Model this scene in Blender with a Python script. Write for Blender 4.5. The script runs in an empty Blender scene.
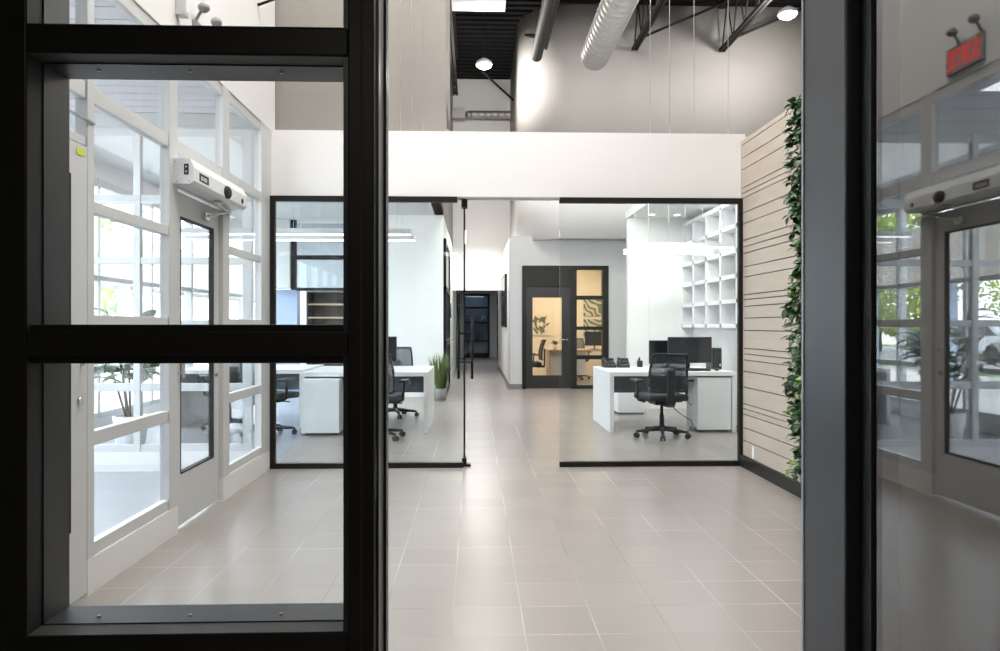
import bpy, bmesh, math, random
from mathutils import Vector, Matrix
random.seed(7)
S = bpy.context.scene
C = S.collection
PI = math.pi

# ------------------------------------------------------------------ materials
def new_mat(name):
    m = bpy.data.materials.new(name); m.use_nodes = True
    m.node_tree.nodes.clear()
    o = m.node_tree.nodes.new('ShaderNodeOutputMaterial')
    return m, m.node_tree, o

def paint(name, col, rough=.5, metal=0., noise=.04, nscale=6., bump=0., spec=.5):
    m, t, o = new_mat(name)
    N = t.nodes
    b = N.new('ShaderNodeBsdfPrincipled')
    b.inputs['Roughness'].default_value = rough
    b.inputs['Metallic'].default_value = metal
    b.inputs['Specular IOR Level'].default_value = spec
    tc = N.new('ShaderNodeTexCoord')
    nz = N.new('ShaderNodeTexNoise'); nz.inputs['Scale'].default_value = nscale; nz.inputs['Detail'].default_value = 3
    t.links.new(tc.outputs['Object'], nz.inputs['Vector'])
    mx = N.new('ShaderNodeMix'); mx.data_type = 'RGBA'
    t.links.new(nz.outputs['Fac'], mx.inputs[0])
    mx.inputs[6].default_value = [c*(1-noise) for c in col]+[1]
    mx.inputs[7].default_value = [min(1, c*(1+noise)) for c in col]+[1]
    t.links.new(mx.outputs[2], b.inputs['Base Color'])
    if bump:
        bp = N.new('ShaderNodeBump'); bp.inputs['Strength'].default_value = bump; bp.inputs['Distance'].default_value = .01
        t.links.new(nz.outputs['Fac'], bp.inputs['Height']); t.links.new(bp.outputs[0], b.inputs['Normal'])
    t.links.new(b.outputs[0], o.inputs[0])
    return m

def glass(name, tint, f0):
    m, t, o = new_mat(name); N = t.nodes; L = t.links
    g = N.new('ShaderNodeNewGeometry')
    d = N.new('ShaderNodeVectorMath'); d.operation = 'DOT_PRODUCT'
    L.new(g.outputs['Normal'], d.inputs[0]); L.new(g.outputs['Incoming'], d.inputs[1])
    a = N.new('ShaderNodeMath'); a.operation = 'ABSOLUTE'; L.new(d.outputs['Value'], a.inputs[0])
    s = N.new('ShaderNodeMath'); s.operation = 'SUBTRACT'; s.inputs[0].default_value = 1; L.new(a.outputs[0], s.inputs[1])
    p = N.new('ShaderNodeMath'); p.operation = 'POWER'; L.new(s.outputs[0], p.inputs[0]); p.inputs[1].default_value = 5
    q = N.new('ShaderNodeMath'); q.operation = 'MULTIPLY_ADD'; L.new(p.outputs[0], q.inputs[0])
    q.inputs[1].default_value = 1-f0; q.inputs[2].default_value = f0
    tr = N.new('ShaderNodeBsdfTransparent'); tr.inputs[0].default_value = list(tint)+[1]
    gl = N.new('ShaderNodeBsdfGlossy'); gl.inputs['Roughness'].default_value = 0
    mx = N.new('ShaderNodeMixShader')
    L.new(q.outputs[0], mx.inputs[0]); L.new(tr.outputs[0], mx.inputs[1]); L.new(gl.outputs[0], mx.inputs[2])
    L.new(mx.outputs[0], o.inputs[0])
    return m

def emit(name, col, st):
    m, t, o = new_mat(name)
    e = t.nodes.new('ShaderNodeEmission'); e.inputs[0].default_value = list(col)+[1]; e.inputs[1].default_value = st
    t.links.new(e.outputs[0], o.inputs[0]); return m

def tile_mat(name, base, base2, grout):
    m, t, o = new_mat(name); N = t.nodes; L = t.links
    b = N.new('ShaderNodeBsdfPrincipled')
    tc = N.new('ShaderNodeTexCoord')
    mp = N.new('ShaderNodeMapping'); mp.inputs['Location'].default_value = (.098-.61+6.1, -.30+6.1-.01, 0)
    L.new(tc.outputs['Object'], mp.inputs[0])
    br = N.new('ShaderNodeTexBrick')
    br.offset = 0.0; br.squash = 1
    br.inputs['Scale'].default_value = 1
    br.inputs['Brick Width'].default_value = .305; br.inputs['Row Height'].default_value = .305
    br.inputs['Mortar Size'].default_value = .003; br.inputs['Mortar Smooth'].default_value = .1
    br.inputs['Bias'].default_value = 0
    br.inputs['Color1'].default_value = list(base)+[1]; br.inputs['Color2'].default_value = list(base2)+[1]
    br.inputs['Mortar'].default_value = list(grout)+[1]
    L.new(mp.outputs[0], br.inputs[0])
    gn = N.new('ShaderNodeTexNoise'); gn.inputs['Scale'].default_value = .9; gn.inputs['Detail'].default_value = 2
    L.new(tc.outputs['Object'], gn.inputs[0])
    gr_ = N.new('ShaderNodeMapRange'); gr_.inputs[1].default_value = .4; gr_.inputs[2].default_value = .62; L.new(gn.outputs['Fac'], gr_.inputs[0])
    gx = N.new('ShaderNodeMix'); gx.data_type = 'RGBA'; L.new(gr_.outputs[0], gx.inputs[0])
    gx.inputs[6].default_value = [c*.86 for c in base]+[1]; gx.inputs[7].default_value = list(grout)+[1]
    L.new(gx.outputs[2], br.inputs['Mortar'])
    nz = N.new('ShaderNodeTexNoise'); nz.inputs['Scale'].default_value = 2.2; nz.inputs['Detail'].default_value = 6; nz.inputs['Roughness'].default_value = .65
    L.new(tc.outputs['Object'], nz.inputs[0])
    mm = N.new('ShaderNodeMapRange'); mm.inputs[3].default_value = .975; mm.inputs[4].default_value = 1.02
    L.new(nz.outputs['Fac'], mm.inputs[0])
    mu = N.new('ShaderNodeVectorMath'); mu.operation = 'SCALE'
    L.new(br.outputs['Color'], mu.inputs[0]); L.new(mm.outputs[0], mu.inputs['Scale'])
    L.new(mu.outputs[0], b.inputs['Base Color'])
    rr = N.new('ShaderNodeMapRange'); rr.inputs[3].default_value = .24; rr.inputs[4].default_value = .30
    n2 = N.new('ShaderNodeTexNoise'); n2.inputs['Scale'].default_value = 9; L.new(tc.outputs['Object'], n2.inputs[0])
    b.inputs['Roughness'].default_value = .27
    bp = N.new('ShaderNodeBump'); bp.inputs['Strength'].default_value = .25; bp.inputs['Distance'].default_value = .002; bp.invert = True
    L.new(br.outputs['Fac'], bp.inputs['Height']); L.new(bp.outputs[0], b.inputs['Normal'])
    L.new(b.outputs[0], o.inputs[0]); return m

def wood_mat(name, c1, c2, axis=(1, 1, 14), rough=.45):
    m, t, o = new_mat(name); N = t.nodes; L = t.links
    b = N.new('ShaderNodeBsdfPrincipled'); b.inputs['Roughness'].default_value = rough
    tc = N.new('ShaderNodeTexCoord'); mp = N.new('ShaderNodeMapping'); mp.inputs['Scale'].default_value = axis
    L.new(tc.outputs['Object'], mp.inputs[0])
    nz = N.new('ShaderNodeTexNoise'); nz.inputs['Scale'].default_value = 2.0; nz.inputs['Detail'].default_value = 8; nz.inputs['Distortion'].default_value = .6
    L.new(mp.outputs[0], nz.inputs[0])
    mx = N.new('ShaderNodeMix'); mx.data_type = 'RGBA'; L.new(nz.outputs['Fac'], mx.inputs[0])
    mx.inputs[6].default_value = list(c1)+[1]; mx.inputs[7].default_value = list(c2)+[1]
    L.new(mx.outputs[2], b.inputs['Base Color']); L.new(b.outputs[0], o.inputs[0]); return m

M = {}
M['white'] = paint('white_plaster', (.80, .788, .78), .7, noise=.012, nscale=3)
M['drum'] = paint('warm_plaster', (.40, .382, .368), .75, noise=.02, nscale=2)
M['taupe'] = paint('shaded_taupe_plaster', (.27, .25, .228), .75, noise=.02, nscale=2)  # darker plaster tone stands in for weaker light on the upper left wall
M['office_white'] = paint('office_plaster', (.78, .79, .78), .7, noise=.012)
M['grey_wall'] = paint('grey_plaster', (.60, .61, .615), .7, noise=.012)
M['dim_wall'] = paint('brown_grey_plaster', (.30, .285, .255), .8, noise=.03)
M['alu'] = paint('painted_aluminium', (.62, .625, .63), .35, noise=.02)
M['alu_dark'] = paint('dark_aluminium', (.30, .30, .31), .35)
M['black'] = paint('black_aluminium', (.012, .012, .011), .42, noise=.1, spec=.25)
M['jamb'] = paint('satin_black_jamb', (.017, .020, .027), .38, noise=.06)
M['gasket'] = paint('black_rubber', (.008, .008, .008), .6)
M['deck'] = paint('black_deck', (.005, .005, .0055), .7, spec=.2)
M['steel_black'] = paint('black_steel', (.012, .011, .011), .65, spec=.25)
M['galv'] = paint('galvanised_steel', (.40, .39, .375), .5, metal=.7, noise=.12, nscale=5)
M['chrome'] = paint('brushed_steel', (.7, .7, .7), .25, metal=1)
M['laminate'] = paint('white_laminate', (.82, .83, .84), .35, noise=.01)
M['plastic'] = paint('black_plastic', (.016, .017, .02), .4)
M['fabric'] = paint('charcoal_fabric', (.03, .035, .045), .8, noise=.15, nscale=60)
M['mesh_back'] = paint('grey_chair_mesh', (.11, .13, .155), .7, noise=.25, nscale=120)
M['screen'] = paint('monitor_screen', (.01, .012, .016), .15)
M['grey_panel'] = paint('blue_grey_panel', (.16, .19, .23), .5)
M['concrete'] = paint('pot_concrete', (.23, .22, .21), .85, noise=.25, nscale=20, bump=.3)
M['leaf'] = paint('leaf_green', (.045, .13, .035), .38, noise=.55, nscale=9)
M['leaf_light'] = paint('leaf_light_green', (.22, .38, .05), .38, noise=.4, nscale=9)
M['leaf_dark'] = paint('leaf_dark_green', (.018, .06, .022), .35, noise=.5, nscale=9)
M['grass'] = paint('grass_blades', (.13, .20, .06), .5, noise=.6, nscale=14)
M['soil'] = paint('soil', (.03, .02, .014), .9)
M['tree'] = paint('sunlit_foliage', (.42, .50, .10), .6, noise=.45, nscale=1.5)
M['bark'] = paint('bark', (.12, .08, .05), .9, noise=.3, nscale=12)
M['brick'] = paint('red_brick', (.42, .12, .08), .85, noise=.25, nscale=14)
M['siding'] = paint('blue_grey_siding', (.33, .38, .42), .6)
M['asphalt'] = paint('asphalt', (.22, .22, .23), .9, noise=.1, nscale=4)
M['pavement'] = paint('pavement', (.5, .49, .47), .9, noise=.08, nscale=2)
M['lawn'] = paint('lawn', (.16, .30, .06), .9, noise=.35, nscale=5)
M['car_silver'] = paint('silver_car_paint', (.45, .47, .5), .25, metal=.5)
M['car_dark'] = paint('dark_car_paint', (.06, .065, .08), .2, metal=.3)
M['car_red'] = paint('red_car_paint', (.30, .03, .03), .2, metal=.2)
M['sticker_white'] = paint('sticker_white', (.8, .8, .8), .5)
M['yellow_green'] = paint('yellow_green_sticker', (.62, .75, .05), .5)
M['wood_wall'] = wood_mat('taupe_wood', (.42, .36, .30), (.54, .47, .40), (1, 1.2, 16))
M['wood_desk'] = wood_mat('pale_oak', (.52, .38, .25), (.66, .50, .34), (2, 8, 8))
M['blueglow'] = paint('pale_blue_column', (.42, .50, .68), .6)
M['coat'] = paint('white_cotton', (.7, .72, .76), .9)
M['glass'] = glass('clear_glass', (.985, .992, .99), .035)
M['glass_office'] = glass('partition_glass', (.955, .975, .968), .03)
M['glass_dark'] = glass('tinted_glass', (.72, .75, .78), .05)
M['glass_leaf'] = glass('reflective_door_glass', (.80, .80, .80), .165)
M['led'] = emit('led_bar', (1, .99, .97), 5)
M['bulb'] = emit('high_bay_lamp', (1, .98, .95), 25)
M['spot'] = emit('downlight_lens', (1, .93, .8), 9)
M['red_light'] = emit('red_sign_letters', (1, .05, .04), 2.2)
M['sign_face'] = paint('sign_face', (.30, .31, .30), .5)
M['floor'] = tile_mat('floor_tile', (.300, .272, .252), (.318, .289, .268), (.46, .43, .405))
M['floor_v'] = tile_mat('vestibule_tile', (.30, .31, .34), (.33, .34, .37), (.45, .46, .5))

t_ = M['mesh_back'].node_tree; b_ = [n for n in t_.nodes if n.type == 'BSDF_PRINCIPLED'][0]; o_ = [n for n in t_.nodes if n.type == 'OUTPUT_MATERIAL'][0]
tr_ = t_.nodes.new('ShaderNodeBsdfTransparent'); mx_ = t_.nodes.new('ShaderNodeMixShader'); mx_.inputs[0].default_value = .82
t_.links.new(tr_.outputs[0], mx_.inputs[1]); t_.links.new(b_.outputs[0], mx_.inputs[2]); t_.links.new(mx_.outputs[0], o_.inputs[0])
# art: generic leaves
def art_mat(name, bg, fg, sc):
    m, t, o = new_mat(name); N = t.nodes; L = t.links
    b = N.new('ShaderNodeBsdfPrincipled'); b.inputs['Roughness'].default_value = .6
    tc = N.new('ShaderNodeTexCoord'); w = N.new('ShaderNodeTexWave'); w.inputs['Scale'].default_value = sc
    w.bands_direction = 'DIAGONAL'; w.inputs['Distortion'].default_value = 16; w.inputs['Detail'].default_value = 1; w.inputs['Detail Scale'].default_value = .8
    L.new(tc.outputs['Object'], w.inputs[0])
    cr = N.new('ShaderNodeValToRGB'); cr.color_ramp.elements[0].position = .42; cr.color_ramp.elements[1].position = .58
    cr.color_ramp.elements[0].color = list(fg)+[1]; cr.color_ramp.elements[1].color = list(bg)+[1]
    L.new(w.outputs['Fac'], cr.inputs[0]); L.new(cr.outputs[0], b.inputs['Base Color']); L.new(b.outputs[0], o.inputs[0]); return m
M['art'] = art_mat('leaf_print', (.62, .55, .42), (.13, .16, .10), 3.2)

# ------------------------------------------------------------------ mesh builder
class MB:
    def __init__(s):
        s.bm = bmesh.new(); s.mi = 0; s.mats = []
    def mat(s, m):
        if m not in s.mats: s.mats.append(m)
        s.mi = s.mats.index(m); return s
    def _f(s, fs, smooth=False):
        for f in fs: f.material_index = s.mi; f.smooth = smooth
    def box(s, x0, x1, y0, y1, z0, z1, bev=0.):
        r = bmesh.ops.create_cube(s.bm, size=1)
        vs = r['verts']
        for v in vs:
            v.co = Vector((x0+(v.co.x+.5)*(x1-x0), y0+(v.co.y+.5)*(y1-y0), z0+(v.co.z+.5)*(z1-z0)))
        fs = {f for v in vs for f in v.link_faces}
        s._f(fs)
        if bev > 0:
            es = {e for v in vs for e in v.link_edges}
            r = bmesh.ops.bevel(s.bm, geom=list(es), offset=bev, segments=2, profile=.5, affect='EDGES')
            s._f(r['faces'])
        return s
    def obox(s, c, size, rot=(0, 0, 0), bev=0.):
        from mathutils import Euler
        r = bmesh.ops.create_cube(s.bm, size=1); vs = r['verts']
        R = Euler(rot).to_matrix()
        for v in vs:
            v.co = Vector(c) + R @ Vector((v.co.x*size[0], v.co.y*size[1], v.co.z*size[2]))
        s._f({f for v in vs for f in v.link_faces})
        if bev > 0:
            es = {e for v in vs for e in v.link_edges}
            r = bmesh.ops.bevel(s.bm, geom=list(es), offset=bev, segments=2, profile=.5, affect='EDGES'); s._f(r['faces'])
        return s
    def tube(s, p0, p1, r0, r1=None, n=12, caps=True):
        p0 = Vector(p0); p1 = Vector(p1); r1 = r0 if r1 is None else r1
        d = p1-p0; L = d.length
        q = d.to_track_quat('Z', 'Y').to_matrix()
        a = []; b = []
        for i in range(n):
            t = 2*PI*i/n; e = Vector((math.cos(t), math.sin(t), 0))
            a.append(s.bm.verts.new(p0+q@(e*r0))); b.append(s.bm.verts.new(p1+q@(e*r1)))
        fs = [s.bm.faces.new((a[i], a[(i+1) % n], b[(i+1) % n], b[i])) for i in range(n)]
        s._f(fs, True)
        if caps: s._f([s.bm.faces.new(a[::-1]), s.bm.faces.new(b)])
        return s
    def path(s, pts, r, n=8):
        for i in range(len(pts)-1): s.tube(pts[i], pts[i+1], r, n=n)
        return s
    def lathe(s, prof, c=(0, 0, 0), n=24):
        rings = []
        for (r, z) in prof:
            rings.append([s.bm.verts.new((c[0]+r*math.cos(2*PI*i/n), c[1]+r*math.sin(2*PI*i/n), c[2]+z)) for i in range(n)])
        for k in range(len(rings)-1):
            for i in range(n):
                s._f([s.bm.faces.new((rings[k][i], rings[k][(i+1) % n], rings[k+1][(i+1) % n], rings[k+1][i]))], True)
        s._f([s.bm.faces.new(rings[0][::-1]), s.bm.faces.new(rings[-1])])
        return s
    def ball(s, c, r, sc=(1, 1, 1), n=12):
        x = bmesh.ops.create_uvsphere(s.bm, u_segments=n, v_segments=max(6, n//2), radius=r)
        for v in x['verts']: v.co = Vector((v.co.x*sc[0]+c[0], v.co.y*sc[1]+c[1], v.co.z*sc[2]+c[2]))
        s._f({f for v in x['verts'] for f in v.link_faces}, True); return s
    def prism(s, pts, axis, a, b):
        """polygon pts (2-D) extruded along axis from a to b"""
        def mk(p, t):
            return {'x': (t, p[0], p[1]), 'y': (p[0], t, p[1]), 'z': (p[0], p[1], t)}[axis]
        A = [s.bm.verts.new(mk(p, a)) for p in pts]; B = [s.bm.verts.new(mk(p, b)) for p in pts]
        n = len(pts)
        fs = [s.bm.faces.new((A[i], A[(i+1) % n], B[(i+1) % n], B[i])) for i in range(n)]
        fs += [s.bm.faces.new(A[::-1]), s.bm.faces.new(B)]
        s._f(fs); return s
    def leaf(s, p, d, up, L, W, bend=.25, n=4):
        """leaf blade starting at p along d"""
        d = Vector(d).normalized(); up = Vector(up); side = d.cross(up)
        if side.length < 1e-3: side = d.cross(Vector((1, 0, .3)))
        side.normalize(); nrm = side.cross(d).normalized()
        prev = None; fs = []
        for i in range(n+1):
            t = i/n; w = W*.5*math.sin(PI*min(1, .12+t*.88))**.8 if 0 < t < 1 else W*.03
            c = Vector(p)+d*L*t - nrm*bend*L*t*t
            l = s.bm.verts.new(c-side*w+nrm*w*.25); m_ = s.bm.verts.new(c); r = s.bm.verts.new(c+side*w+nrm*w*.25)
            if prev:
                fs += [s.bm.faces.new((prev[0], prev[1], m_, l)), s.bm.faces.new((prev[1], prev[2], r, m_))]
            prev = (l, m_, r)
        s._f(fs, True); return s
    def build(s, name, mat=None, parent=None, loc=None):
        me = bpy.data.meshes.new(name)
        bmesh.ops.recalc_face_normals(s.bm, faces=s.bm.faces[:])
        s.bm.to_mesh(me); s.bm.free()
        if mat is not None: me.materials.append(M[mat])
        else:
            for k in s.mats: me.materials.append(M[k])
        o = bpy.data.objects.new(name, me); C.objects.link(o)
        if parent: o.parent = parent
        if loc: o.location = loc
        return o

def thing(name, label, cat, loc=(0, 0, 0), rz=0, group=None):
    o = bpy.data.objects.new(name, None); C.objects.link(o); o.empty_display_size = .1
    o.location = loc; o.rotation_euler = (0, 0, rz); o['label'] = label; o['category'] = cat
    if group: o['group'] = group
    return o
def tag(o, label, cat, group=None, kind=None):
    o['label'] = label; o['category'] = cat
    if group: o['group'] = group
    if kind: o['kind'] = kind
    return o
def struct(name, mb, mat=None, label=None, parent=None):
    o = mb.build(name, mat, parent)
    if not parent: o['kind'] = 'structure'; o['label'] = label or name; o['category'] = name.split('_')[0]
    return o
def sroot(name, label, cat):
    o = bpy.data.objects.new(name, None); C.objects.link(o); o['kind'] = 'structure'; o['label'] = label; o['category'] = cat
    return o
def B(x0, x1, y0, y1, z0, z1, bev=0.): return MB().box(x0, x1, y0, y1, z0, z1, bev)
def copy_tree(o, parent=None):
    c = o.copy(); C.objects.link(c); c.parent = parent
    for ch in list(o.children): copy_tree(ch, c)
    return c

# ------------------------------------------------------------------ camera
cam = bpy.data.cameras.new('camera'); co = bpy.data.objects.new('camera', cam); C.objects.link(co)
co.location = (0, 0, 1.28); cam.sensor_width = 36; cam.lens = 36*.740
co.rotation_euler = (math.radians(90), 0, math.radians(-1.93)); cam.clip_start = .05; cam.clip_end = 300
S.camera = co

ZC = 7.6   # underside of roof deck
XL = -1.83
# ================================================================== SHELL
struct('floor', B(-1.94, 7.1, -2.6, 30.2, -.12, 0), 'floor', 'large warm grey ceramic tile floor of lobby, offices and corridor')
m = B(-4.62, -1.94, 1.6, 17, -.12, 0)
struct('floor_vestibule', m, 'floor_v', 'cool grey tile floor of the glazed vestibule at the left')
# roof deck: ribbed
m = MB(); m.box(-4.62, 7.1, 1.6, 19.4, ZC+.08, ZC+.2)
y = 1.7
while y < 19.2:
    m.box(-4.6, 7.08, y, y+.12, ZC, ZC+.085); y += .24
struct('ceiling', m, 'deck', 'black ribbed metal roof deck high above the lobby')

# left wall above storefront, and low knee walls under the storefront glass
m = MB(); m.box(-1.97, XL, 1.7, 6.84, 3.03, ZC)
struct('wall_left', m, 'white', 'cream white wall above the white framed storefront')
m = MB()
m.box(-1.95, XL, 3.56, 4.625, 0, .17); m.box(-1.95, XL, 5.445, 6.72, 0, .17); m.box(-1.95, XL, 1.7, 2.62, 0, .17)
struct('wall_left_knee', m, 'white', 'low white knee wall below the storefront panes')
# near wall between dark camera side and lobby
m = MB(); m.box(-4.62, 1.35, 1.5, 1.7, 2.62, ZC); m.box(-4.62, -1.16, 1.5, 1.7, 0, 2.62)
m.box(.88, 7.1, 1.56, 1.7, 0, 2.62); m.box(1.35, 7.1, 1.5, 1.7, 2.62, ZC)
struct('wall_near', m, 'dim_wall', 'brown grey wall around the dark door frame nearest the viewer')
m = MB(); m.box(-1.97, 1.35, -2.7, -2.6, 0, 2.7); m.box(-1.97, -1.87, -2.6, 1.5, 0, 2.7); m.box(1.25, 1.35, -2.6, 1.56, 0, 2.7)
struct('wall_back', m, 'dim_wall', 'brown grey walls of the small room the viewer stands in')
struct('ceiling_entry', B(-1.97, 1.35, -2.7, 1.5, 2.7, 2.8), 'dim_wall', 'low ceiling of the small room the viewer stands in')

# header bulkhead over partition
struct('wall_header', B(XL, 2.48, 6.72, 6.86, 2.44, 3.04), 'white', 'white bulkhead above the frameless glass partition')
# pier behind wood wall
m = MB(); m.box(2.48, 2.60, 3.2, 6.84, 0, 2.97)
struct('wall_right', m, 'white', 'white partition wall carrying the wood cladding')
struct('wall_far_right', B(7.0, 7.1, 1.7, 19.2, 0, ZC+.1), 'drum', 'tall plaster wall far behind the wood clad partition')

# curved tall wall (drum): bottom 3.0 up to deck
def curved_wall(pts, th, z0, z1):
    mb = MB(); n = len(pts); ins = []
    for i in range(n):
        a = Vector(pts[max(0, i-1)]); b = Vector(pts[min(n-1, i+1)]); d = (b-a).normalized(); nn = Vector((-d.y, d.x))
        ins.append((pts[i][0]+nn.x*th, pts[i][1]+nn.y*th))
    for i in range(n-1):
        q = [pts[i], pts[i+1], ins[i+1], ins[i]]
        vs = [mb.bm.verts.new((p[0], p[1], z)) for z in (z0, z1) for p in q]
        for f in ((0, 1, 5, 4), (2, 3, 7, 6), (3, 2, 1, 0), (4, 5, 6, 7)):
            ff = mb.bm.faces.new([vs[k] for k in f]); ff.smooth = (f in ((0, 1, 5, 4),))
        if i == 0: mb.bm.faces.new([vs[k] for k in (0, 4, 7, 3)])
        if i == n-2: mb.bm.faces.new([vs[k] for k in (1, 2, 6, 5)])
    bmesh.ops.remove_doubles(mb.bm, verts=mb.bm.verts, dist=1e-4)
    return mb
pts = [(.90, 19.0), (.90, 15.6)]
for k in range(1, 13):
    t = PI - k*(PI/2)/12
    pts.append((.90+1.1+1.1*math.cos(t), 15.6-1.1*math.sin(t)))
pts += [(3.0, 14.5), (5.0, 14.5), (7.0, 14.5)]
struct('wall_curved_lower', curved_wall(pts, .15, 3.0, 4.4), 'white', 'curved bulkhead above the office door wall, whitened as if lit')  # white colour stands in for office light on the lower drum
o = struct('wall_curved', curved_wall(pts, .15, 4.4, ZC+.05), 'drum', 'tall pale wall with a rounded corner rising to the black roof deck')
# office box (dark door wall y=14.9)
m = MB()
m.box(.70, 1.02, 14.9, 15.04, 0, 3.08); m.box(2.70, 3.6, 14.9, 15.04, 0, 3.08); m.box(1.02, 2.70, 14.9, 15.04, 2.49, 3.08)
struct('wall_office', m, 'grey_wall', 'grey wall around the dark framed office door')
struct('wall_corridor_right', B(.70, .84, 15.04, 22.5, 0, 3.08), 'office_white', 'white corridor wall carrying a black panel')
struct('wall_corridor_left', B(-.71, -.57, 13.3, 26, 0, 3.26), 'office_white', 'white corridor wall at the left with a wall clock')
m = MB(); m.box(-.71, .84, 19.0, 19.14, 2.18, 3.0); m.box(-4.62, 7.0, 19.0, 19.14, 3.0, ZC); m.box(3.7, 7.0, 19.0, 19.14, 0, 3.0)
struct('wall_end', m, 'white', 'warm white wall over the opening of the far corridor')
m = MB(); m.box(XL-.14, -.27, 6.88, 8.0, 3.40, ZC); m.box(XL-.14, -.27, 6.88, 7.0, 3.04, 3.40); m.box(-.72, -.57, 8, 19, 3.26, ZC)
struct('wall_upper_left', m, 'taupe', 'tall wall above the left office, dimmed to taupe as if shaded')
struct('ceiling_office_left', B(-4.62, -.57, 7.0, 13.45, 3.26, 3.36), 'grey_wall', 'grey ceiling slab over the left office')
struct('wall_office_left', B(-2.35, -.71, 13.3, 13.42, 0, 3.26), 'office_white', 'pale back wall of the left office')
# left office deep end
struct('wall_deep', B(-4.62, -2.2, 16.4, 16.5, 0, 3.3), 'office_white', 'far wall of the left office seen past its back wall')
struct('ceiling_deep', B(-4.62, -2.2, 13.45, 16.5, 3.26, 3.36), 'grey_wall', 'ceiling of the deep end of the left office')
struct('wall_deep_side', B(-2.35, -2.2, 13.42, 16.4, 0, 3.26), 'office_white', 'side wall of the deep end of the left office')
# right room
m = MB(); m.box(2.35, 3.36, 11.3, 11.42, 0, 3.05);
struct('wall_room_back', m, 'office_white', 'white back wall of the right office behind the monitors')
struct('wall_room_right', B(3.36, 3.46, 6.84, 11.42, 0, 3.05), 'office_white', 'white side wall behind the grid shelves')
struct('wall_room_front', B(2.60, 3.46, 6.72, 6.84, 0, 3.05), 'office_white', 'white wall closing the right office behind the wood wall')
struct('ceiling_room', B(2.33, 3.46, 6.86, 11.42, 2.93, 3.05), 'office_white', 'lowered white ceiling with downlights in the right office')
# corridor end
m = MB(); m.box(-1.0, -.44, 29.6, 29.7, 0, 2.8); m.box(.58, 1.1, 29.6, 29.7, 0, 2.8); m.box(-.44, .58, 29.6, 29.7, 2.54, 2.8)
m.box(-1.0, -.9, 26, 29.6, 0, 2.8); m.box(.9, 1.0, 22.5, 29.6, 0, 2.8); m.box(.84, 1.0, 22.4, 22.5, 0, 2.8); m.box(-1, -.71, 26, 26.1, 0, 2.8)
struct('wall_corridor_end', m, 'office_white', 'white walls around the black door at the corridor end')
struct('ceiling_corridor', B(-1.0, 1.0, 19.14, 30.2, 2.7, 2.8), 'grey_wall', 'low ceiling of the far corridor')
m = MB(); m.box(-1, 1.1, 31.4, 31.5, 0, 2.8); m.box(-1.1, -1, 29.7, 31.5, 0, 2.8); m.box(1.1, 1.2, 29.7, 31.5, 0, 2.8); m.box(-1, 1.1, 29.7, 31.5, 2.8, 2.9); m.box(-1, 1.1, 30.2, 31.5, -.1, 0)
struct('wall_cloakroom', m, 'grey_panel', 'dark blue grey room behind the corridor end door')
# warm office behind dark door
m = MB(); m.box(.84, 3.6, 18.7, 18.8, 0, 3.1); m.box(3.5, 3.6, 15.04, 18.7, 0, 3.1)
m.mat('warm')if False else None
M['warm'] = paint('cream_plaster', (.80, .70, .56), .7, noise=.01)
struct('wall_warm_office', m, 'warm', 'cream walls of the warmly lit office behind the dark door')
struct('ceiling_warm_office', B(.84, 3.5, 15.04, 18.7, 2.95, 3.05), 'warm', 'ceiling of the warmly lit office')
# baseboards
M['base_grey'] = paint('grey_baseboard', (.22, .21, .20), .6)
struct('baseboard_corridor', B(.685, .70, 14.885, 22.5, 0, .1), 'base_grey', 'grey baseboard along the right corridor wall')
struct('baseboard_office', B(.70, 1.02, 14.885, 14.9, 0, .1), 'base_grey', 'grey baseboard left of the dark office door')
struct('baseboard_right', B(2.41, 2.48, 3.2, 6.72, 0, .105), 'black', 'black baseboard along the foot of the wood wall')

# ================================================================== STOREFRONT GRID
ZR = [(.17, .235), (.70, .77), (1.27, 1.33), (1.82, 1.88), (2.35, 2.43), (2.95, 3.03)]
def storefront(name, label, axis, c0, c1, posts, bays, z_low=.17):
    """frame in plane axis=const between c0..c1 ; posts list (a,b); bays list (a,b,rails,panes?)"""
    r = sroot(name, label, 'window')
    def bx(a, b, z0, z1, d0=c0, d1=c1, bev=.004):
        return B(d0, d1, a, b, z0, z1, bev) if axis == 'x' else B(a, b, d0, d1, z0, z1, bev)
    for (a, b, z0, z1) in posts: bx(a, b, z0, z1).build('mullion', 'alu', r)
    mid = (c0+c1)/2
    for (a, b, rails) in bays:
        for (z0, z1) in rails: bx(a, b, z0, z1, c0+.008, c1-.008).build('transom', 'alu', r)
        for k in range(len(rails)-1):
            bx(a-.005, b+.005, rails[k][1]-.005, rails[k+1][0]+.005, mid-.003, mid+.003, 0).build('pane', 'glass', r)
    return r
full = ZR
storefront('window_1', 'white framed storefront along the left side of the lobby', 'x', -1.89, XL,
    [(1.7, 1.78, .17, 3.03), (2.56, 2.62, .17, 3.03), (3.56, 3.624, .17, 3.03), (4.50, 4.625, .17, 3.03), (5.445, 5.583, .17, 3.03), (6.41, 6.59, .17, 3.03), (6.59, 6.72, .17, 3.03)],
    [(1.78, 2.56, full), (3.624, 4.50, full), (5.583, 6.41, full),
     (2.62, 3.56, [(2.13, 2.17), (2.35, 2.43), (2.95, 3.03)]), (4.625, 5.445, [(2.13, 2.17), (2.35, 2.43), (2.95, 3.03)])])
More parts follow.
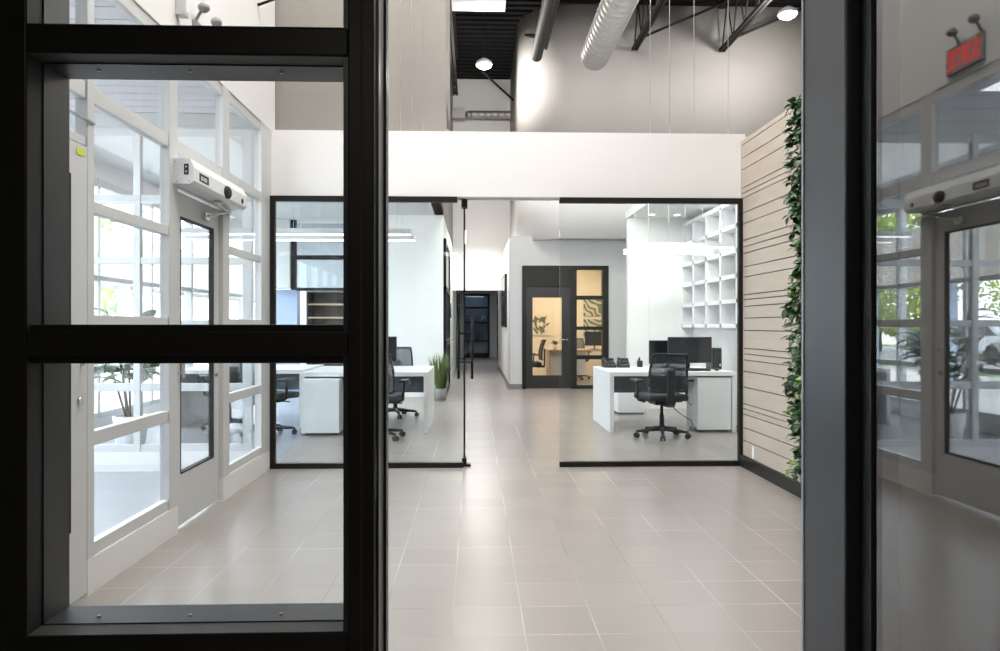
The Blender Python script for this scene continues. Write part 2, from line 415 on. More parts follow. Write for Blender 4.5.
def sf_leaf(name, label, y0, y1, x0, x1, stile, gz0=.34, gz1=1.97):
    r = sroot(name, label, 'door')
    m = MB(); m.box(x0, x1, y0, y0+stile, .02, 2.12); m.box(x0, x1, y1-stile, y1, .02, 2.12)
    m.box(x0, x1, y0+stile, y1-stile, .02, gz0); m.box(x0, x1, y0+stile, y1-stile, gz1, 2.12)
    m.build('door_frame', 'alu', r)
    g = MB(); w = .012; xm0 = x0-.002; xm1 = x1+.002
    a, b = y0+stile, y1-stile
    g.box(xm0, xm1, a, a+w, gz0, gz1); g.box(xm0, xm1, b-w, b, gz0, gz1); g.box(xm0, xm1, a, b, gz0, gz0+w); g.box(xm0, xm1, a, b, gz1-w, gz1)
    g.build('gasket', 'gasket', r)
    B((x0+x1)/2-.004, (x0+x1)/2+.004, a, b, gz0, gz1).build('pane', 'glass', r)
    h = MB(); h.tube((x1+.04, y0+stile/2, .95), (x1+.04, y0+stile/2, 1.25), .012); h.tube((x1, y0+stile/2, .98), (x1+.04, y0+stile/2, .98), .008); h.tube((x1, y0+stile/2, 1.22), (x1+.04, y0+stile/2, 1.22), .008)
    h.build('handle', 'chrome', r)
    k = MB(); k.tube((x1, y1-.07, .93), (x1+.012, y1-.07, .93), .018); k.tube((x1, y1-.05, 1.10), (x1+.012, y1-.05, 1.10), .01)
    k.build('lock_cylinder', 'chrome', r)
    return r
d1 = sf_leaf('door_1', 'nearest white framed glass door in the left storefront', 2.63, 3.555, -1.875, XL, .14)
B(XL+.001, XL+.003, 3.46, 3.53, 2.07, 2.10).build('sticker', 'yellow_green', d1)
m = MB(); m.tube((-1.83, 3.05, 2.245), (-1.83, 3.62, 2.25), .008); m.box(-1.86, -1.81, 3.0, 3.1, 2.2, 2.27)
m.build('closer_arm', 'chrome', d1)
d2 = sf_leaf('door_2', 'white framed glass door below the automatic operator box', 4.63, 5.44, -1.89, -1.86, .105)
m = MB(); m.box(-1.86, -1.83, 5.1, 5.18, 2.0, 2.05); m.tube((-1.83, 5.14, 2.03), (-1.76, 5.4, 2.10), .008)
m.build('closer_arm', 'chrome', d2)

# vestibule end wall (faces viewer) and outer wall
struct('wall_vestibule_knee', B(-4.5, -1.97, 6.6, 6.72, 0, .17), 'white', 'low white knee wall at the far end of the vestibule')
bays = []
xs = [-4.5, -3.86, -2.94, -2.05]
storefront('window_2', 'white framed glazed screen between vestibule and left office', 'y', 6.6, 6.66,
    [(-4.5, -4.44, .17, 3.03), (-3.92, -3.86, .17, 3.03), (-3.0, -2.94, .17, 3.03), (-2.05, -1.97, .17, 3.03)],
    [(-4.44, -3.92, full), (-3.86, -3.0, full), (-2.94, -2.05, full)])
struct('wall_outer_knee', B(-4.62, -4.5, 1.7, 16.4, 0, .17), 'white', 'low white knee wall below the outer windows')
ps = []; bs = []
yy = 1.7
while yy < 16.3:
    ps.append((yy, yy+.06, .17, 3.03))
    if yy+1.6 < 16.4: bs.append((yy+.06, min(yy+1.46, 16.3), [(.17, .235), (.70, .77), (1.82, 1.88), (2.95, 3.03)]))
    yy += 1.46
storefront('window_3', 'white framed outer window wall onto the street', 'x', -4.62, -4.5, ps, bs)
struct('wall_outer_upper', B(-4.62, -4.5, 1.7, 19.1, 3.03, ZC), 'white', 'white outer wall above the street windows')
# vestibule ceiling, planked
m = MB(); m.box(-4.5, -1.97, 1.7, 6.6, 3.2, 3.3)
y = 1.72
while y < 6.55:
    m.box(-4.5, -1.97, y, y+.17, 3.18, 3.2); y += .185
M['soffit'] = paint('lilac_grey_soffit', (.55, .52, .55), .4)
struct('ceiling_vestibule', m, 'soffit', 'planked pale soffit over the vestibule')

# ================================================================== NEAR BLACK FRAMES
Y1, Y2 = 1.5, 1.7
r = sroot('window_4', 'black framed three lite glazed side panel nearest the viewer', 'window')
# outer profile pieces (front face Y1..Y2 ) ; opening edges x from -.902 to -.262
xa, xb = -.891, -.256
top = 2.62
rails = [(.0, .662), (1.2195, 1.267), (1.823, 1.879), (2.50, top)]
B(-1.16, xa, Y1, 1.65, 0, top, .003).build('stile', 'black', r)
B(xb, -.2035, Y1, Y2, 0, top, .003).build('stile', 'black', r)
for (z0, z1) in rails: B(xa, xb, Y1, 1.65, z0, z1, .003).build('rail', 'black', r)
# stepped glazing stops and panes
for (z0, z1) in ((1.267, 1.282), (1.2035, 1.2195)): B(xa, xb, 1.512, 1.65, z0, z1, .002).build('rail_lip', 'black', r)
lites = [(.662, 1.2195), (1.267, 1.823), (1.879, 2.50)]
for (z0, z1) in lites:
    m = MB(); e = .004; ya, yb = 1.554, 1.65
    m.box(xa, xa+e, ya, yb, z0, z1); m.box(xb-.010, xb, 1.505, yb, z0, z1); m.box(xa, xb, ya, yb, z0, z0+e); m.box(xa, xb, ya, yb, z1-e, z1)
    m.build('glazing_stop', 'jamb', r)
    k = MB(); k.box(xa, xa+.0015, 1.501, 1.553, z0, z1); k.box(xa, xb-.01, 1.501, 1.553, z0, z0+.0015); k.box(xa, xb-.01, 1.501, 1.553, z1-.0015, z1)
    k.build('gasket', 'gasket', r)
    B(xa+.001, xb-.001, 1.635, 1.643, z0+.001, z1-.001).build('pane', 'glass', r)
    w = MB()
    for k in range(3):
        x = xa+.10+k*.19; w.tube((x, 1.585, z0+e+.001), (x, 1.585, z0+e+.004), .004, n=8); w.tube((x, 1.585, z1-e-.004), (x, 1.585, z1-e-.001), .004, n=8)
    w.build('screw', 'alu_dark', r)
# edge seam + strike plate on latch stile
m = MB(); m.box(-.2035, -.198, 1.53, 1.56, 0, top); m.box(-.2035, -.198, 1.66, 1.70, 0, top); m.build('edge_strip', 'jamb', r)
B(-.2035, -.2015, 1.515, 1.522, .93, 1.03).build('strike_plate', 'chrome', r)
m = MB(); m.box(-.232, -.226, Y1-.0015, Y1, 0, top); m.build('seam', 'gasket', r)
B(-.2045, -.199, 1.695, 1.703, 0, top).build('trim_edge', 'alu_dark', r)
# right jamb
r = sroot('door_3_frame', 'black door jamb at the right of the opening', 'door')
B(.762, .88, Y1, 1.695, 0, top, .004).build('jamb', 'jamb', r)
B(-.2, .762, Y1, Y2, top-.05, top, .003).build('head', 'black', r)
m = MB(); m.box(.760, .763, 1.690, 1.70, 0, top); m.build('trim_edge', 'alu_dark', r)
# open door leaf, swung towards viewer
r = sroot('door_3', 'black framed glass door leaf standing open at the right', 'door')
x0, x1 = .792, .806
m = MB(); m.box(x0, x1, 1.455, 1.497, .01, 2.5, .002); m.box(x0, x1, .57, .66, .01, 2.5, .003); m.box(x0, x1, .66, 1.455, .01, .12, .002); m.box(x0, x1, .66, 1.455, 2.44, 2.5, .002)
m.build('door_frame', 'black', r)
m = MB(); m.box(x0-.001, x1-.003, 1.4535, 1.456, .12, 2.44); m.box(x0-.001, x1+.001, .66, .668, .12, 2.44); m.build('gasket', 'gasket', r)
B(.796, .802, .66, 1.455, .12, 2.44).build('pane', 'glass_leaf', r)
m = MB(); m.tube((x0-.04, .62, .9), (x0-.04, .62, 1.2), .012); m.tube((x0, .62, .92), (x0-.04, .62, .92), .008); m.tube((x0, .62, 1.18), (x0-.04, .62, 1.18), .008); m.build('handle', 'chrome', r)

# ================================================================== GLASS PARTITION
YP = 6.69
def part_glass(name, label, x0, x1, joint, left_v, right_v):
    r = sroot(name, label, 'window')
    m = MB(); m.box(x0, x1-.055 if not right_v else x1, YP-.025, YP+.025, 2.39, 2.44); m.build('top_track', 'black', r)
    m = MB(); m.box(x0, x1, YP-.025, YP+.025, 0, .045); m.build('bottom_track', 'black', r)
    if left_v: B(x0, x0+.045, YP-.025, YP+.025, .045, 2.39).build('side_post', 'black', r)
    if right_v: B(x1-.035, x1, YP-.025, YP+.025, .045, 2.39).build('side_post', 'black', r)
    js = [x0]+joint+[x1]
    for k in range(len(js)-1):
        B(js[k]+.002, js[k+1]-.002, YP-.006, YP+.006, .04, 2.41).build('pane', 'glass_office', r)
    return r
part_glass('window_5', 'black edged clear glass partition left of the glass door', -1.83, -.105, [-1.0], True, False)
part_glass('window_6', 'black edged clear glass partition right of the opening', .765, 2.44, [1.585], False, True)
B(-.16, .765, YP-.02, YP+.02, 2.425, 2.44).build('track', 'alu_dark', bpy.data.objects['window_5'])
r = sroot('door_4', 'frameless pivot glass door standing open with black pull handles', 'door')
B(-.104, -.092, 6.79, 7.62, .03, 2.36).build('pane', 'glass_office', r)
B(-.106, -.090, 6.768, 6.79, .03, 2.38).build('edge_rail', 'black', r)
m = MB(); m.box(-.125, -.07, 6.74, 6.86, 2.36, 2.43); m.build('top_pivot', 'black', r)
m = MB(); m.box(-.118, -.078, 6.73, 6.86, 0, .075); m.box(-.16, -.04, 6.72, 6.80, 0, .02); m.build('bottom_pivot', 'black', r)
for sx in (-1, 1):
    m = MB(); x = -.098+sx*.068
    m.tube((x, 7.5, .74), (x, 7.5, 1.37), .013, n=12)
    for z in (.91, 1.2): m.tube((-.098, 7.5, z), (x, 7.5, z), .009)
    m.build('pull_handle', 'black', r)

# ================================================================== WOOD WALL + GREEN WALL
gr = [142.7, 156, 168, 186.5, 192, 197, 212, 223, 240, 246.6, 253, 267, 277, 295, 300, 306.7, 318.5, 331, 349, 354.6, 360.7, 372, 388, 405, 410, 415.5, 429, 442]
zs = [2.97]+[1.28+(326-v)*.008985 for v in gr]+[.105]
m = MB().mat('wood_wall')
for k in range(len(zs)-1):
    m.box(2.44, 2.465, 5.46, 6.715, zs[k+1]+(.004 if k < len(zs)-2 else 0), zs[k]-(.004 if k else 0))
o = m.build('wood_wall_cladding'); o['label'] = 'taupe wood plank cladding with dark grooves on the right wall'; o['category'] = 'wall cladding'
B(2.465, 2.48, 5.46, 6.715, .105, 2.97).build('backing', 'gasket', o)
B(2.425, 2.48, 5.44, 5.46, .105, 2.97).build('end_trim', 'wood_wall', o)
o = tag(MB().box(2.432, 2.44, 6.38, 6.43, .115, .22, .001).build('outlet_plate', 'sticker_white'), 'small white outlet plate low on the wood wall', 'outlet')
g = thing('green_wall', 'vertical ivy green wall beside the wood cladding', 'green wall', (2.48, 4.6, .105))
B(-.05, 0, -1.0, .84, 0, 2.865).build('planter_panel', 'gasket', g)
mm = MB()
for i in range(8500):
    y = random.uniform(-.95, .82); z = random.uniform(.08, 2.83)
    dep = .05+.10*random.random() + .035*math.sin(z*7+y*3)*math.sin(z*2.3+1)
    mm.mat(random.choice(['leaf', 'leaf', 'leaf_dark', 'leaf_dark', 'leaf_dark', 'leaf_light' if math.sin(z*5.1+1)*math.sin(z*11+y*7) > .2 else 'leaf']))
    d = Vector((-random.uniform(.2, 1), random.uniform(-.8, .9), random.uniform(-1, .5)))
    L = random.uniform(.05, .085)
    mm.leaf((-dep, y, z), d, (-.5, random.uniform(-.5, .5), 1), L, L*.7, .2, 3)
f = mm.build('foliage', None, g); f['kind'] = 'stuff'

# ================================================================== DOOR OPERATOR, CAMERA, SIGN
g = thing('door_operator', 'white automatic door operator box above the second glass door', 'door operator', (XL, 4.55, 2.14))
prof = [(0, 0), (.10, 0), (.125, .02), (.125, .10), (.10, .155), (0, .155)]
MB().prism([(p[0], p[1]) for p in prof], 'y', 0.004, 1.04).build('housing', 'laminate', g)
MB().prism([(p[0]*1.02, p[1]) for p in prof], 'y', -.004, .006).build('end_plate', 'laminate', g)
m = MB().mat('gasket'); m.box(.068, .095, -.007, -.004, .055, .12)
m.mat('sticker_white'); m.prism([(.076, .098), (.087, .098), (.0815, .112)], 'y', -.0085, -.007); m.prism([(.076, .078), (.087, .078), (.0815, .064)], 'y', -.0085, -.007)
m.build('arrow_sticker', None, g)
for (sx_, sz_) in ((.023, .015), (.098, .015), (.015, .133)): MB().tube((sx_, -.007, sz_), (sx_, -.004, sz_), .003, n=8).build('screw', 'gasket', g)
m = MB().mat('gasket'); m.box(.124, .1265, .09, .25, .035, .085)
m.mat('sticker_white')
for k in range(5): m.box(.1264, .1272, .115+k*.022, .127+k*.022, .045, .07)
m.build('label_plate', None, g)
MB().ball((.128, .60, .055), .05, (.5, 1.3, .9)).build('motion_sensor', 'gasket', g)
MB().ball((.126, .93, .05), .02, (.4, 1, 1)).build('end_cap_button', 'gasket', g)
m = MB(); m.tube((.06, .62, -.03), (.06, .62, .0), .025); m.tube((.06, .62, -.025), (.02, 1.0, -.035), .009); m.box(-.02, .03, .95, 1.08, -.05, -.03)
m.build('operator_arm', 'chrome', g)

g = thing('exit_sign', 'grey exit sign with red letters on wall above the storefront', 'exit sign', (XL, 5.04, 3.07))
MB().box(0.0, .03, -.19, .19, 0, .19, .004).build('housing', 'sign_face', g)
cu = bpy.data.curves.new('sign_text', 'FONT'); cu.body = 'SORTIE'; cu.size = .155; cu.extrude = .002; cu.align_x = 'CENTER'; cu.space_character = 1.12
to = bpy.data.objects.new('sign_text', cu); C.objects.link(to)
bpy.context.view_layer.update()
me = bpy.data.meshes.new_from_object(to.evaluated_get(bpy.context.evaluated_depsgraph_get()))
bpy.data.objects.remove(to)
me.materials.clear(); me.materials.append(M['red_light'])
lt = bpy.data.objects.new('lettering', me); C.objects.link(lt); lt.parent = g
xsv = [v.co.x for v in me.vertices]; ysv = [v.co.y for v in me.vertices]
kx = .34/(max(xsv)-min(xsv)); ky = .14/(max(ysv)-min(ysv))
lt.rotation_euler = (PI/2, 0, PI/2); lt.location = (.032, 0, .025-min(ysv)*ky); lt.scale = (kx, ky, 1)
for dy in (-.17, .06):
    m = MB(); m.tube((.015, dy, .19), (.05, dy, .25), .01, n=8); m.ball((.07, dy, .275), .036, (1.1, 1, .9)); m.build('lamp_head', 'alu_dark', g)
g = thing('battery_box', 'slim pale box on the cream wall beside the exit sign', 'wall box', (XL, 4.58, 3.18))
B(0, .06, 0, .07, 0, .26, .004).build('casing', 'alu', g); B(.06, .063, .01, .06, .02, .24).build('cover', 'laminate', g)

# ================================================================== CEILING ITEMS
def joist(x, y0, y1, zb=6.68, lab=''):
    g = thing('roof_joist', lab, 'joist', (x, y0, zb), 0, 'black steel roof joists')
    L = y1-y0
    m = MB(); m.box(-.06, -.01, 0, L, 0, .06); m.box(.01, .06, 0, L, 0, .06); m.build('bottom_chord', 'steel_black', g)
    m = MB(); m.box(-.06, .06, 0, L, .85, .92); m.build('top_chord', 'steel_black', g)
    m = MB(); n = int(L/.6); st = L/n
    for k in range(n):
        m.tube((0, k*st, .03), (0, (k+.5)*st, .87), .014, n=6); m.tube((0, (k+.5)*st, .87), (0, (k+1)*st, .03), .014, n=6)
    m.build('web', 'steel_black', g)
    return g
joist(-.46, 8.1, 17.4, lab='black open web joist left of the hanging high bay lamp')
joist(1.35, 4, 14.45, lab='black open web joist beside the thick black pipe')
joist(3.13, 4, 14.45, lab='black open web joist just right of the silver duct')
joist(4.87, 4, 14.45, lab='black open web joist nearest the lamp at the right')
def strut_tag(m, lab, name='cross_brace', cat='brace'): return tag(m.build(name, 'steel_black'), lab, cat)
strut_tag(MB().tube((-.27, 6.4, 4.1+.02), (-1.0, 6.4, 4.3), .012, n=8) if 0 else MB().tube((-1.83, 6.3, 3.98), (-1.35, 6.3, 4.16), .012, n=8), 'thin black brace at the very top behind the black side panel')
strut_tag(MB().tube((.15, 16.5, 6.95), (.9, 17.3, 6.55), .025, n=8), 'thin black brace slanting down behind the hanging lamp')
strut_tag(MB().tube((3.13, 14.0, 6.75), (4.87, 14.0, 7.5), .025, n=8), 'black cross bracing between the two joists right of the duct')
strut_tag(MB().tube((4.87, 14.0, 6.75), (6.6, 14.0, 7.5), .025, n=8), 'black brace right of the rightmost joist')
tag(MB().tube((1.08, 4, 6.02), (1.08, 13.0, 6.02), .10, n=20).build('black_pipe', 'steel_black'), 'thick black pipe ending above the bulkhead left of the duct', 'pipe')
strut_tag(MB().tube((.95, 14.2, 6.85), (1.35, 14.2, 6.85), .04, n=10), 'short black bracket joining pipe and joist', 'pipe_bracket', 'bracket')
# spiral duct
def duct(name, lab, p0, p1, r, pitch=.16, mat='galv', cap=True):
    g = thing(name, lab, 'duct', p0)
    d = Vector(p1)-Vector(p0); L = d.length; q = d.to_track_quat('Z', 'Y')
    m = MB(); prof = [(0.01, 0), (r*.72, .02), (r*.95, .08), (r, .16)]; z = .16
    while z < L: prof += [(r, z), (r+.007, z+.012), (r+.007, z+.024), (r, z+.036)]; z += pitch
    prof.append((r, L))
    m.lathe(prof, n=32); o = m.build('duct_tube', mat, g); o.rotation_euler = q.to_euler()
    return g
duct('spiral_duct', 'silver spiral duct ending above the white bulkhead', (1.83, 11.4, 5.40), (1.83, 5.0, 5.40), .215)
o = bpy.data.objects['spiral_duct']
MB().tube((.0, -1.2, .2), (0, -1.2, 2.2), .006, n=6).build('hanger', 'steel_black', o)
MB().tube((.0, -4.2, .2), (0, -4.2, 2.2), .006, n=6).build('hanger', 'steel_black', o)
g = duct('wall_duct', 'small silver duct across the far taupe wall', (-.25, 18.75, 6.62), (.95, 18.75, 6.62), .10)
B(-.42, .0, -.14, .12, -.12, .12).build('duct_box', 'galv', g)
m = MB(); m.box(-.42, .55, 13.2, 13.6, 7.05, 7.30); tag(m.build('ceiling_diffuser', 'laminate'), 'white box diffuser at the top between the joists', 'diffuser')
def pendant(x, y, z, lab):
    g = thing('high_bay_lamp', lab, 'ceiling lamp', (x, y, z), 0, 'round high bay lamps')
    MB().lathe([(.02, .12), (.06, .11), (.15, .05), (.17, 0), (.155, -.02)][::-1], n=24).build('housing', 'alu', g)
    MB().ball((0, 0, -.01), .15, (1, 1, .55)).build('lens', 'bulb', g)
    MB().tube((0, 0, .12), (0, 0, ZC-z), .006, n=6).build('cord', 'steel_black', g)
    l = bpy.data.lights.new('high_bay_light', 'POINT'); l.energy = 200; l.shadow_soft_size = .15; l.color = (1, .96, .9)
    lo = bpy.data.objects.new('high_bay_light', l); C.objects.link(lo); lo.location = (x, y, z-.25)
pendant(.18, 14.8, 6.5, 'round glowing high bay lamp hanging in front of the black roof deck')
pendant(5.35, 12.5, 6.62, 'round glowing high bay lamp at the upper right above the wood wall')
# suspension cables above header
for x, y, zt in ((1.64, 6.9, ZC), (1.81, 6.9, ZC), (2.03, 6.9, ZC), (2.36, 6.88, ZC), (-.67, 6.9, ZC), (-.55, 6.9, ZC), (-.42, 6.9, ZC)):
    pass
cl = ['leftmost thin cable above right half of the bulkhead', 'second thin cable from the left above right half of bulkhead', 'third thin cable above the right half of the bulkhead', 'rightmost thin cable just left of the wood wall top']
for k, x in enumerate((1.62, 1.80, 2.03, 2.35)):
    tag(MB().tube((x, 6.8, 3.04), (x, 6.8, ZC), .003, n=6).build('hanging_cable', 'alu'), cl[k], 'cable', 'hanging cables')
cl = ['pale cable nearest the black stile above the bulkhead', 'middle pale cable left of the hanging lamp', 'pale cable closest to the left joist']
for k, x in enumerate((-.68, -.58, -.48)):
    tag(MB().tube((x, 6.8, 3.04), (x, 6.8, ZC), .003, n=6).build('hanging_cable', 'alu'), cl[k], 'cable', 'hanging cables')

# ================================================================== FURNITURE
def make_chair(lab, loc, rz):
    g = thing('office_chair', lab, 'chair', loc, rz, 'mesh back swivel chairs')
    # user faces +y ; backrest at -y
    m = MB()
    for k in range(5):
        a = PI/2+2*PI*k/5+.3
        c, s_ = math.cos(a), math.sin(a)
        m.tube((0, 0, .10), (.29*c, .29*s_, .075), .028, .016, n=8)
    m.tube((0, 0, .07), (0, 0, .14), .04, n=14); m.build('star_base', 'plastic', g)
    for k in range(5):
        a = PI/2+2*PI*k/5+.3; c, s_ = math.cos(a), math.sin(a)
        w = MB(); px, py = .30*c, .30*s_
        for sg in (-1, 1):
            w.tube((px-s_*.008*sg, py+c*.008*sg, .03), (px-s_*.028*sg, py+c*.028*sg, .03), .03, n=14)
        w.tube((px, py, .03), (px, py, .085), .008, n=6); w.build('caster', 'plastic', g)
    MB().tube((0, 0, .13), (0, 0, .26), .028, n=14).tube((0, 0, .26), (0, 0, .40), .018, n=12).build('gas_column', 'plastic', g)
    MB().box(-.12, .12, -.13, .12, .38, .425, .01).tube((.1, .05, .40), (.27, .06, .395), .008, n=8).build('mechanism', 'plastic', g)
    MB().box(-.25, .25, -.20, .27, .425, .50, .028).build('seat', 'fabric', g)
    # curved backrest with frame
    m = MB(); nx, nz = 10, 8; grid = []
    for j in range(nz+1):
        row = []
        for i in range(nx+1):
            u = i/nx*2-1; t = j/nz
            w = .235*(1-.12*t)*(.93+.07*math.sin(PI*t))
            x = u*w; z = .54+t*.42; yv = -.25+.055*u*u+.03*math.sin(PI*t)-.07*t
            row.append(m.bm.verts.new((x, yv, z)))
        grid.append(row)
    back = []
    for j in range(nz):
        for i in range(nx):
            m.bm.faces.new((grid[j][i], grid[j][i+1], grid[j+1][i+1], grid[j+1][i])).smooth = True
    ed = [tuple(grid[0][i].co) for i in range(nx+1)]+[tuple(grid[j][nx].co) for j in range(1, nz+1)]+[tuple(grid[nz][i].co) for i in range(nx-1, -1, -1)]+[tuple(grid[j][0].co) for j in range(nz-1, -1, -1)]
    r = bmesh.ops.solidify(m.bm, geom=m.bm.faces[:], thickness=.008)
    bk = m.build('backrest', 'mesh_back', g)
    MB().path(ed, .013, n=8).build('back_frame', 'plastic', bk)
    MB().box(-.05, .05, -.30, -.27, .40, .78, .012).box(-.045, .045, -.29, -.1, .37, .42, .01).build('back_spine', 'plastic', g)
    for sx in (-1, 1):
        m = MB(); m.path([(sx*.20, 0, .41), (sx*.29, -.01, .44), (sx*.30, -.02, .64)], .016, n=8)
        m.box(sx*.30-.04, sx*.30+.04, -.13, .13, .64, .67, .012); m.build('armrest', 'plastic', g)
    return g
ch = make_chair('black mesh back swivel chair in front of the right desk', (2.14, 8.42, 0), .12)
for lab, loc, rz in (('black mesh back chair half hidden behind the black stile at left desk', (-1.10, 8.42, 0), -.1),
                     ('black swivel chair on the far side of the left desk', (-1.12, 10.45, 0), PI),
                     ('black swivel chair beside white pedestal, left of the left desk', (-2.42, 8.75, 0), -.5),
                     ('black swivel chair seen through the last storefront pane', (-3.05, 9.3, 0), .5)):
    c = copy_tree(ch); c.location = loc; c.rotation_euler = (0, 0, rz); c['label'] = lab

def desk(name, lab, x0, x1, y0, y1, panel_side, modest=True):
    g = thing(name, lab, 'desk', (x0, y0, 0)); W = x1-x0; D = y1-y0
    B(0, W, 0, D, .675, .725, .003).build('desktop', 'laminate', g)
    if 'l' in panel_side: B(0, .05, 0.004, D-.004, 0, .675, .002).build('side_panel', 'laminate', g)
    if 'r' in panel_side: B(W-.05, W, 0.004, D-.004, 0, .675, .002).build('side_panel', 'laminate', g)
    B(.05, W-.05, D*.52, D*.52+.02, .42, .675).build('modesty_panel', 'grey_panel', g)
    return g
desk('desk', 'white panel desk with monitors right of the opening', 1.605, 3.13, 8.76, 10.02, 'lr')
desk('desk', 'white panel desk behind the left glass partition', -2.06, -.56, 8.82, 10.2, 'lr')
desk('desk', 'white desk furthest left, beside the vestibule screen', -3.75, -2.15, 9.35, 10.6, 'lr')
def pedestal(lab, x0, x1, y0, y1, z1=.655):
    g = thing('pedestal_cabinet', lab, 'cabinet', (x0, y0, 0), 0, 'white pedestal cabinets')
    W = x1-x0; D = y1-y0
    B(0, W, 0, D, .03, z1, .003).build('body', 'laminate', g)
    for cx in (.04, W-.04):
        for cy in (.05, D-.05): MB().tube((cx-.01, cy, .016), (cx+.01, cy, .016), .016, n=10).build('caster', 'plastic', g)
    B(W*.5-.001, W*.5+.001, -.001, .001, .03, z1).build('seam', 'grey_wall', g) if False else None
    return g
pedestal('white pedestal cabinet under the right end of the right desk', 2.665, 3.07, 8.775, 9.25)
pedestal('white pedestal cabinet under the left desk beside the black stile', -2.0, -1.58, 8.66, 9.4)
pedestal('small white cabinet far behind under the right desk', 2.05, 2.45, 10.55, 10.95, .42)

def monitor(lab, x, y, w, h, zc, face=1, parent_z=.725, stand=True):
    g = thing('monitor', lab, 'monitor', (x, y, parent_z), 0, 'black flat monitors')
    z = zc-parent_z
    B(-w/2, w/2, -.015, .015, z-h/2, z+h/2, .004).build('casing', 'plastic', g)
    B(-w/2+.012, w/2-.012, -.017, -.0145, z-h/2+.018, z+h/2-.012).build('screen', 'screen', g)
    m = MB(); m.lathe([(.11, 0), (.11, .008), (.03, .015)], (0, .05, 0), n=20); m.tube((0, .05, .01), (0, .03, z), .018, n=10); m.build('stand', 'plastic', g)
    return g
monitor('large black monitor in the middle of the right desk', 2.72, 9.3, .56, .33, .97)
monitor('black monitor half behind the large one on the right desk', 2.55, 9.68, .52, .31, .93)
monitor('black monitor on the left desk beside the black stile', -1.27, 9.5, .54, .32, .98)
g = thing('computer_tower', 'small black computer box at the right end of the right desk', 'computer', (3.008, 9.27, .725))
B(0, .115, 0, .28, 0, .27, .004).build('case', 'plastic', g)
B(.015, .10, -.004, 0, .02, .25).build('front_panel', 'screen', g)
B(.085, .098, -.005, -.003, .04, .07).build('badge', 'sticker_white', g)
def phone(lab, x, y, rz):
    g = thing('desk_phone', lab, 'telephone', (x, y, .725), rz, 'black desk phones')
    MB().prism([(-.08, 0), (.08, 0), (.08, .09), (-.08, .03)], 'x', -.08, .08).build('body', 'plastic', g)
    m = MB(); m.obox((-.055, .0, .085), (.04, .19, .03), (.35, 0, 0), .008); m.build('handset', 'plastic', g)
    m = MB().obox((.03, .03, .085), (.07, .05, .006), (.36, 0, 0)); m.build('display', 'grey_panel', g)
    B(-.07, .07, .02, .06, 0, .12).build('stand', 'plastic', g)
phone('left desk phone on the left end of the right desk', 1.775, 9.76, .1)
phone('right desk phone beside its twin on the right desk', 1.965, 9.76, -.1)
g = thing('tape_dispenser', 'small black device between desk phones and monitors', 'desk device', (2.195, 9.8, .725))
B(-.035, .035, -.03, .03, 0, .09, .008).build('body', 'plastic', g)
MB().tube((-.012, 0, .09), (.0, 0, .13), .014, n=10).build('knob', 'plastic', g)
g = thing('keyboard', 'black keyboard in front of the large monitor', 'keyboard', (2.66, 9.02, .725))
B(-.22, .22, -.07, .07, 0, .02, .004).build('body', 'plastic', g)
m = MB()
for i in range(14):
    for j in range(4): m.box(-.205+i*.0295, -.205+i*.0295+.024, -.058+j*.03, -.058+j*.03+.024, .02, .026)
m.build('keys', 'fabric', g)
tag(MB().ball((2.97, 9.0, .742), .03, (1, 1.6, .6)).build('computer_mouse', 'plastic'), 'black mouse right of the keyboard', 'mouse')
def wire(pts, lab):
    cvs = MB(); P = []
    for i in range(len(pts)-1):
        for k in range(6):
            t = k/6; a, b = Vector(pts[i]), Vector(pts[i+1]); P.append(a.lerp(b, t)+Vector((0, 0, -.04*math.sin(PI*t))))
    P.append(Vector(pts[-1])); cvs.path(P, .005, n=6)
    return tag(cvs.build('power_cable', 'plastic'), lab, 'cable')
wire([(2.3, 9.36, .6), (2.64, 9.2, .40), (2.63, 8.9, .32)], 'black cable looping under the right desk')
wire([(2.35, 9.3, .42), (2.64, 8.95, .12), (2.65, 8.82, .05)], 'black cable sagging to the floor beside the right pedestal')

# LED bars
def ledbar(lab, x0, x1, y, z, zc):
    g = thing('linear_pendant', lab, 'pendant light', (x0, y, z), 0, 'linear led pendants'); L = x1-x0
    B(0, L, -.025, .025, .012, .07).build('housing', 'laminate', g)
    B(0.005, L-.005, -.02, .02, 0, .012).build('diffuser', 'led', g)
    for x in (.15, L*.5, L-.15): MB().tube((x, 0, .07), (x, 0, zc-z), .0025, n=6).build('cable', 'alu', g)
ledbar('near linear pendant behind the left glass partition', -3.2, -.69, 8.0, 2.25, 3.26)
ledbar('far linear pendant behind the left glass partition', -3.3, -.69, 8.55, 2.25, 3.26)
ledbar('near linear pendant above the right desk', 2.02, 3.25, 9.2, 2.25, 2.93)
ledbar('far linear pendant above the right desk', 2.02, 3.25, 10.0, 2.25, 2.93)
k = 0
dl = ['front left downlight in the lowered white ceiling', 'front right downlight in the lowered white ceiling', 'middle left downlight in the lowered white ceiling', 'middle right downlight in the lowered white ceiling', 'rear left downlight in the lowered white ceiling', 'rear right downlight in the lowered white ceiling']
for yy in (8.3, 9.6, 10.9):
    for xx in (2.62, 3.0):
        g = thing('downlight', dl[k], 'downlight', (xx, yy, 2.93), 0, 'recessed downlights'); k += 1
        MB().tube((0, 0, -.008), (0, 0, 0), .06, n=20).build('ring', 'laminate', g); MB().tube((0, 0, -.010), (0, 0, -.007), .042, n=20).build('lens', 'spot', g)
        l = bpy.data.lights.new('downlight_beam', 'SPOT'); l.energy = 30; l.spot_size = 1.5; l.spot_blend = .6; l.shadow_soft_size = .04; l.color = (1, .95, .86)
        lo = bpy.data.objects.new('downlight_beam', l); C.objects.link(lo); lo.location = (xx, yy, 2.90)

